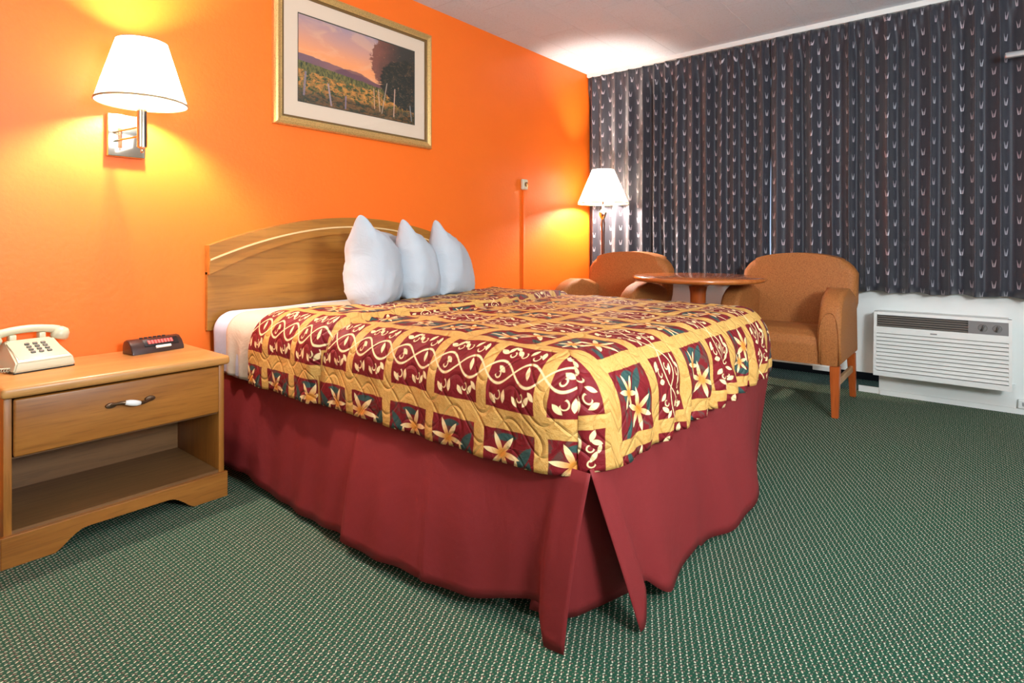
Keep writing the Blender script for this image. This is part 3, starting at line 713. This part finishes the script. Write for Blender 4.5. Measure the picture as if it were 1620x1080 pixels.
def drape(name, xl, xr, yf, yh, zt, R, SL, SF, SR, material, off=None, uvs=None, head=None, step=0.016, thick=0.0, rc=.05, inset=0.0):
    """cloth over the bed: flat top, rounded edges, flaps down the left, foot and right sides"""
    xl_, xr_, yf_ = xl+R, xr-R, yf+R
    ps = []
    p = xl_-SL
    def lin(a, b, st): n = max(1, int(round((b-a)/st))); return [a+(b-a)*i/n for i in range(n)]
    ps = lin(xl_-SL, xl_, step*.7) + lin(xl_, xl_+rc, .01) + lin(xl_+rc, xr_-rc, step*1.3) + lin(xr_-rc, xr_, .01)
    ir = len(ps)
    ps += lin(xr_, xr_+SR, step*.9) + [xr_+SR]
    il = len(lin(xl_-SL, xl_, step*.7))
    if SF > 0:
        qs = lin(yf_-SF, yf_, step*.7); jf = len(qs); qs += lin(yf_, yf_+rc, .01)+lin(yf_+rc, yh, step) + [yh]
    else:
        qs = lin(yf_, yh, step)+[yh]; jf = 0
    bm = bmesh.new(); uvl = bm.loops.layers.uv.verify(); cache = {}
    hy = head or (lambda p: yh)
    def pos(p, q):
        s = 0; n = Vector((0, 0, 0)); b = Vector((p, q, 0))
        L = p < xl_; Rr = p > xr_; F = q < yf_ and SF > 0
        cxl = xl_+rc; cxr = xr_-rc; cy = yf_+rc
        if SF > 0 and q < cy and (p < cxl or p > cxr):
            sg = -1 if p < cxl else 1; ex = cxl if sg < 0 else cxr
            lx = min(1, abs(p-ex)/rc); lyy = min(1, (cy-q)/rc)
            v = Vector((sg*lx*math.sqrt(1-lyy*lyy/2), -lyy*math.sqrt(1-lx*lx/2), 0))
            b = Vector((ex, cy, 0)) + v*rc; n = v.normalized() if v.length > 1e-6 else v
        elif L: b.x = xl_; n = Vector((-1, 0, 0))
        elif Rr: b.x = xr_; n = Vector((1, 0, 0))
        elif F: b.y = yf_; n = Vector((0, -1, 0))
        if L: s = xl_-p
        elif Rr: s = p-xr_
        elif F: s = yf_-q
        o = off(p, q, s, L, F, Rr) if off else 0.0
        if s <= 0: return Vector((b.x, b.y, zt+o))
        q_ = PI/2*R
        if s < q_: a = s/R; out, dn, ca, sa = R*math.sin(a), R*(1-math.cos(a)), math.cos(a), math.sin(a)
        else: out, dn, ca, sa = R - inset*(s-q_), R+(s-q_), 0, 1
        return b + n*(out+o*sa) + Vector((0, 0, zt-dn+o*ca))
    def vert(i, j, kind):
        p = ps[i]; q = qs[j]
        if q > yf_+.3:
            q = (yf_+.3) + (q-yf_-.3)*(hy(p)-yf_-.3)/(yh-yf_-.3)
        P = pos(p, q); k = (round(P.x*2e4), round(P.y*2e4), round(P.z*2e4))
        if k not in cache: cache[k] = bm.verts.new(P)
        u = [p-(xl_-SL), q]
        if kind == 'L' or kind == 'T': u[1] = P.y
        if kind == 'F' or kind == 'T': u[0] = P.x-(xl_-SL)
        if kind == 'F' : u[0] -= (P.x-p)*0.0
        return cache[k], (uvs(u[0], u[1]) if uvs else u)
    for i in range(len(ps)-1):
        for j in range(len(qs)-1):
            if j < jf and (i < il or i >= ir): continue
            kind = 'F' if j < jf else 'L' if i < il else 'R' if i >= ir else 'T'
            vs = [vert(i, j, kind), vert(i+1, j, kind), vert(i+1, j+1, kind), vert(i, j+1, kind)]
            if len({id(a[0]) for a in vs}) < 4: continue
            try: f = bm.faces.new([a[0] for a in vs])
            except ValueError: continue
            for l, a in zip(f.loops, vs): l[uvl].uv = a[1]
    o = obj(name, bm, material)
    if thick:
        md = o.modifiers.new('thickness', 'SOLIDIFY'); md.thickness = thick; md.offset = -1
    return o
def off_sheet(p, q, s, L, F, R): return 0.006*nz(p*4, q*4, 1) + (0.010*nz(q*9, s*3, 5) if s > .05 else 0)
sheet = drape('fitted_sheet', BX0-.004, BX1+.004, 1.85, 2.603, ZT-.012, .085, .30, 0, .28, m_sheet, off_sheet, thick=.002)
tag(sheet, 'pale blue-white sheet showing at the head corner beside the nightstand', 'bed sheet')
def off_bl(p, q, s, L, F, R): return 0.004*nz(p*3, q*5, 8) + (0.009*math.sin(q*55+2*nz(q*4, 0, 0))*sm(s, .1, .3) if s > .05 else 0)
bl = drape('blanket', BX0-.014, BX1+.012, 1.80, 2.53, ZT-.003, .09, .305, 0, .28, m_blanket, off_bl, head=lambda p: 2.46 + .06*sm(p, 1.1, 1.7), thick=.003)
tag(bl, 'cream blanket folded over the head end of the bed', 'blanket')
def off_q(p, q, s, L, F, R):
    o = 0.020 + .006*nz(p*5, q*5, 3) + .004*nz(p*14, q*14, 9)
    o += .004*abs(math.sin(p*14+1.5*math.sin(q*20)))*1.0
    yr = 1.700 + .05*sm(p, 1.9, 2.66) + .06*(1-sm(p, .95, 1.25))
    o += .020*sm(q, yr-.004, yr+.020) - .008*sm(q, yr-.05, yr)*(1-sm(q, yr, yr+.01)) - .008*sm(q, yr+.06, yr+.16)
    if F and s > .06:
        k = sm(s, .06, .28)
        o += k*(.006*math.sin(p*2*PI/.105 + 2*nz(p*3, 1, 1)) + .020*sm(p, 1.35, 1.7)*(1-sm(p, 2.2, 2.6))*math.sin(p*2*PI/.13+s*14))
        o += .02*k
    if L and s > .08:
        o += .004*math.sin(q*2*PI/.19+.5)*sm(s, .08, .3) + .010*sm(s, .1, .3)
    return o
def uv_q(u, v):
    k = sm(u, .305, .330); f = 1-sm(v, .95, 1.25)
    w = v + .078*k*f
    yr = 1.700 + .05*sm(u, 1.0, 1.8) + .06*(1-sm(u, .0, .3))
    if v > yr: w += .055
    return (u, w)
qt = drape('bedspread', BX0, BX1, BYF+.01, 2.12, ZT-.005, .095, .307, .300, .27, m_quilt, off_q, uv_q, head=lambda p: 2.22 - .14*sm(p, 1.0, 1.5) + .14*sm(p, 1.9, 2.5), thick=.006, inset=.05)
tag(qt, 'quilted bedspread in burgundy and gold squares with vines and lilies', 'bedspread')

# bed skirt: left panel, foot panel, corner pleat backs and right panel
def skirt():
    bm = bmesh.new()
    ztop = .44
    def panel(top, bot, n, m=14, wav=None, hem=None):
        def fn(a, b):
            T = Vector((*top(a), ztop)); hz_ = hem(a) if hem else .03; Bt = Vector((*bot(a), hz_))
            P = Bt.lerp(T, b); w = wav(a, b) if wav else (0, 0)
            return P + Vector((w[0], w[1], 0))
        grid(fn, n, m, bm=bm)
    # left side, running from the head (a=0) to the foot corner (a=1)
    def yL(a): return 2.60 - 1.905*a
    def topL(a): return (BX0+.018, yL(a)-.0)
    def botL(a):
        y = yL(a); y2 = y + .062*(1-sm(y, .70, 1.0))
        x = 1.085 + .012*math.sin(y*7)
        # box pleat: the panel nearer the foot stands proud of the one behind
        x -= .022*(1-sm(y, 1.555, 1.565)) + .008*(1-sm(y, 1.20, 1.206)) - .008*(1-sm(y, .95, 1.18))
        x += .030*sm(y, .765, .80)*(1-sm(y, .80, 1.1)) + .006*(1-sm(y, .75, .78)) + .060*(1-sm(y, .75, 1.25))
        return (x, y2)
    def hemL(a):
        y = yL(a); z = .028 + .008*math.sin(y*9) + .008*nz(y*6, 3, 3) + .03*sm(y, 1.9, 2.5) + .018*sm(y, 1.0, 1.1)*(1-sm(y, 1.3, 1.55)) + .045*(1-sm(y, .78, 1.15))
        return max(z - .072*(1-sm(y, .752, .772)), .006)
    panel(topL, botL, 160, wav=lambda a, b: ((1-b)*(.004*math.sin(yL(a)*40)+.010*nz(yL(a)*5, b*1.5, 1)) - .016*math.sin(PI*b)*sm(a, .2, .8), 0), hem=hemL)
    # foot side, from the near corner to the far one
    def xF(a): return BX0+.035 + (BX1-BX0-.055)*a
    def topF(a): return (xF(a), BYF+.010)
    def botF(a):
        x = xF(a); x2 = x + .140*(1-sm(x, 1.15, 1.55)) - .075*sm(x, 2.35, 2.64)
        y = .665 + .010*math.sin(x*8) - .025*sm(x, 1.75, 2.0)*(1-sm(x, 2.1, 2.4)) + .075*sm(x, 2.25, 2.64)
        y -= .012*(1-sm(x, 1.16, 1.24)) - .018*sm(x, 1.20, 1.26)*(1-sm(x, 1.3, 1.5))
        return (x2, y)
    def hemF(a):
        x = xF(a); return max(.008, .036 + .012*math.sin(x*11+1) + .02*nz(x*4, 9, 2) - .030*(1-sm(x, 1.19, 1.22)) + .045*sm(x, 1.19, 1.22)*(1-sm(x, 1.25, 1.5)) - .02*sm(x, 1.72, 1.76)*(1-sm(x, 1.9, 2.1)))
    panel(topF, botF, 140, wav=lambda a, b: (0, (1-b)*(.008*nz(xF(a)*5, b, 4)) + .004*math.sin(xF(a)*25)*(1-b)), hem=hemF)
    # dark inverted pleat behind the split corner
    cpts = [(1.172, .90), (1.190, .815), (1.225, .790), (1.30, .765), (1.400, .735)]
    def pl(a):
        k = a*(len(cpts)-1); i = min(int(k), len(cpts)-2); f = k-i
        return (cpts[i][0]*(1-f)+cpts[i+1][0]*f, cpts[i][1]*(1-f)+cpts[i+1][1]*f)
    panel(lambda a: (BX0+.026+.07*a, BYF+.090-.065*a), pl, 24, hem=lambda a: .030)
    # right side
    panel(lambda a: (BX1-.018, BYF+.02+1.87*a), lambda a: (BX1-.02-.06*(1-sm(a, 0, .15)), BYF+.045+1.84*a), 40, hem=lambda a: .03)
    return bm
sk = obj('bed_skirt', skirt(), m_skirt)
md = sk.modifiers.new('thickness', 'SOLIDIFY'); md.thickness = .002
tag(sk, 'plain burgundy bed skirt with a split corner pleat reaching the carpet', 'bed skirt')

# ------------------------------------------------------------ pillows
def pillow_bm(w, h, t, seed, PM):
    """stands in the local x-z plane, foot at z = 0"""
    bm = bmesh.new(); N = 34; cache = {}
    def P(a, b, s):
        # pointed corners, pulled-in edges
        fx = 1 - .09*(1-b*b) - .16*sm(-b, .45, 1)*a*a; fz = 1 - .10*(1-abs(a)**2)
        x = a*w/2*fx; z = b*h/2*fz
        eb = (1-abs(b)**3.2) if b > 0 else (1-abs(b)**2.6)
        e = max(0, (1-abs(a)**2.4))*max(0, eb); th = t/2*e**.36 if e > 0 else 0
        sag = 1 + .10*(-b)                        # heavier at the foot
        wr = .009*nz(a*2.5+seed, b*2.5, s*2)+.005*abs(nz(a*5, b*6+seed, s))+.012*(abs(b)**4+abs(a)**4)*nz(a*7+seed, b*7, s)
        edge = min(1, e*6)
        v = Vector((x + .008*nz(b*2, seed, 0), s*(th*sag + wr*edge), (z+h/2 + .010*nz(a*2.5, b, seed)*(1-abs(b)) + .036*math.exp(-((a+1)**2+(b-1)**2)/.02) - .040*sm(a, -.3, 1)*sm(b, 0, 1))))
        v = PM @ v; lim = .012
        if v.z < lim: v.z = lim*.35 + (v.z-lim)*.03 + lim*.65
        return v
    for s in (-1, 1):
        for i in range(N):
            for j in range(N):
                vs = []
                for (p, q) in ((i, j), (i+1, j), (i+1, j+1), (i, j+1)):
                    a = math.sin((p/N*2-1)*PI/2); b = math.sin((q/N*2-1)*PI/2)
                    border = p in (0, N) or q in (0, N); k = (p, q, 0 if border else s)
                    if k not in cache: cache[k] = bm.verts.new(P(a, b, 0 if border else s))
                    vs.append(cache[k])
                bm.faces.new(vs if s < 0 else vs[::-1])
    return bm
PZ = ZT+.012
def pillow(x, y, yaw, lean, roll, w, h, t, seed, label):
    PM = Matrix.Translation((0, 0, -.022)) @ Matrix.Rotation(math.radians(lean), 4, 'X') @ Matrix.Rotation(math.radians(roll), 4, 'Y')
    o = obj('pillow', pillow_bm(w, h+.012, t, seed, PM), m_pillow)
    o.location = (x, y, PZ-.010); o.rotation_euler = (0, 0, math.radians(yaw))
    tag(o, label, 'pillow', 'white pillows standing on the bed')
    return o
pillow(1.640, 2.145, 40, -3, 5, .46, .365, .235, 1, 'white pillow standing nearest the nightstand, tallest of the four')
pillow(1.885, 2.365, 22, -3, 0, .40, .375, .17, 2, 'white pillow mostly hidden behind the tallest pillow')
pillow(1.950, 2.175, 34, -9, 13, .43, .345, .20, 3, 'white pillow standing in the middle, leaning towards the headboard')
pillow(2.215, 2.215, 30, -9, 14, .46, .345, .20, 4, 'white pillow standing farthest from the nightstand')

# ------------------------------------------------------------ armchairs (built facing -x, front at x = 0)
def make_chair(label):
    t = thing('armchair', label, 'armchair', group='rust upholstered armchairs by the window')
    hw = .335
    def arm(s):
        poly = [(.006, .290), (-.010, .38), (-.014, .48), (-.006, .555), (.018, .61), (.055, .652), (.11, .685), (.17, .702), (.24, .708), (.36, .700), (.48, .66), (.54, .60), (.57, .290)]
        y0, y1 = (hw-.115, hw) if s > 0 else (-hw, -hw+.115)
        bm = prism(poly, y0, y1, 'y', bev=.030, seg=5)
        return bm
    for s in (-1, 1):
        obj('arm', arm(s), m_uph, t, auto=60)
        # piping round the front face of the arm
        yc = s*(hw-.0575); pts = []
        for i in range(25):
            th = PI*i/24; yy = yc + .049*math.cos(th)*s; top = .30 + .30*min(1, 2.2*math.sin(th)) + .0*th
            zz = .30 + .285*max(0, math.sin(th))**.45
            xx = -.012 + .020*sm(zz, .50, .60) + .010*(1-sm(zz, .29, .40)) - .003
            pts.append((xx, yy, zz))
        obj('piping', tube(pts, .0035, 6), m_uph, t)
    # seat: apron and crowned cushion
    def seat(a, b):
        y = (-.228 + .456*a)
        prof = [(.010, .290), (.004, .36), (.002, .405), (.018, .440), (.07, .462), (.2, .470), (.40, .455), (.52, .440)]
        k = b*(len(prof)-1); i = min(int(k), len(prof)-2); f = k-i
        x = prof[i][0]*(1-f)+prof[i+1][0]*f; z = prof[i][1]*(1-f)+prof[i+1][1]*f
        bul = (1-(2*a-1)**4)
        return Vector((x - .012*bul*(1 if b < .5 else 0), y, z + .012*bul*sm(b, .3, .6)))
    bm = grid(seat, 16, 28); 
    obj('seat', bm, m_uph, t)
    obj('seat_rail', B(.018, .56, -hw+.03, hw-.03, .286, .40, bev=.01), m_uph, t, auto=40)
    # back: arched top, thick and rounded, leaning
    poly = []
    n = 24
    for i in range(n+1):
        a = i/n*2-1; poly.append((a*(hw+.004), .907 - .065*abs(a)**2.2 - .060*abs(a)**9))
    poly += [(hw+.004, .60), (hw-.03, .44), (hw-.05, .30), (-hw+.05, .30), (-hw+.03, .44), (-hw-.004, .60)]
    bm = prism(poly, .0, .145, 'x', bev=.050, seg=6)
    for v in bm.verts:
        v.co.x += .415 + .065*sm(v.co.z, .3, .9) - .035*math.cos(min(1, abs(v.co.y)/hw)*PI/2)*0 + .015*(1-(v.co.y/hw)**2)
    obj('backrest', bm, m_uph, t, auto=70)
    def leg(x0, x1, y, tp, bt, zt):
        bm = bmesh.new(); r = []
        for (x, z, w) in ((x1, 0, bt), (x0, zt, tp)):
            r.append([bm.verts.new((x+dx*w, y+dy*w, z)) for dx, dy in ((-.5,-.5),(.5,-.5),(.5,.5),(-.5,.5))])
        bm.faces.new(r[0][::-1]); bm.faces.new(r[1])
        for i in range(4): bm.faces.new((r[0][i], r[0][(i+1) % 4], r[1][(i+1) % 4], r[1][i]))
        bmesh.ops.bevel(bm, geom=list(bm.edges), offset=.003, segments=2, affect='EDGES')
        return bm
    for s in (-1, 1):
        obj('leg', leg(.035, .035, s*(hw-.035), .050, .034, .288), m_cherry_leg, t, auto=30)
        obj('leg', leg(.545, .610, s*(hw-.035), .046, .034, .288), m_cherry_leg, t, auto=30)
        obj('stretcher', B(.052, .560, s*(hw-.035)-.009, s*(hw-.035)+.009, .165, .205, bev=.002), m_stretch, t, auto=30)
    return t
def dup(root, loc, rz, label):
    r = root.copy(); COL.objects.link(r); r.location = loc; r.rotation_euler = (0, 0, rz); r['label'] = label
    for ch in list(root.children):
        c = ch.copy(); COL.objects.link(c); c.parent = r; c.matrix_parent_inverse = ch.matrix_parent_inverse
    return r
ch = make_chair('rust upholstered armchair between the table and the air conditioner, nearest the window light')
ch['label'] = 'rust upholstered armchair right of the round table, beside the air conditioner'
ch.location = (3.570, 0.925, 0)
dup(ch, (3.35, 2.065, 0), math.radians(-3), 'rust upholstered armchair left of the round table, under the floor lamp')

# ------------------------------------------------------------ round table
tb = thing('round_table', 'round cherry wood pedestal table between the two armchairs', 'table', (3.53, 1.375, 0))
obj('tabletop', lathe([(0, .733), (.375, .733), (.392, .738), (.400, .748), (.398, .758), (.388, .764), (0, .765)], 96), m_cherry, tb, auto=50)
obj('pedestal', lathe([(0, .04), (.060, .04), (.062, .08), (.050, .14), (.044, .3), (.043, .5), (.048, .66), (.055, .70), (.11, .728), (.11, .7325), (0, .7325)], 40), m_cherry_leg, tb, auto=50)
for k in range(4):
    a = k*PI/2 + PI/4; c, s = math.cos(a), math.sin(a)
    bm = bmesh.new(); prism([(.03, .03), (.28, .0), (.30, .0), (.30, .03), (.05, .12), (.03, .12)], -.025, .025, 'y', bm=bm, bev=.004)
    bmesh.ops.rotate(bm, matrix=Matrix.Rotation(a, 3, 'Z'), verts=bm.verts)
    obj('foot', bm, m_cherry_leg, tb, auto=35)
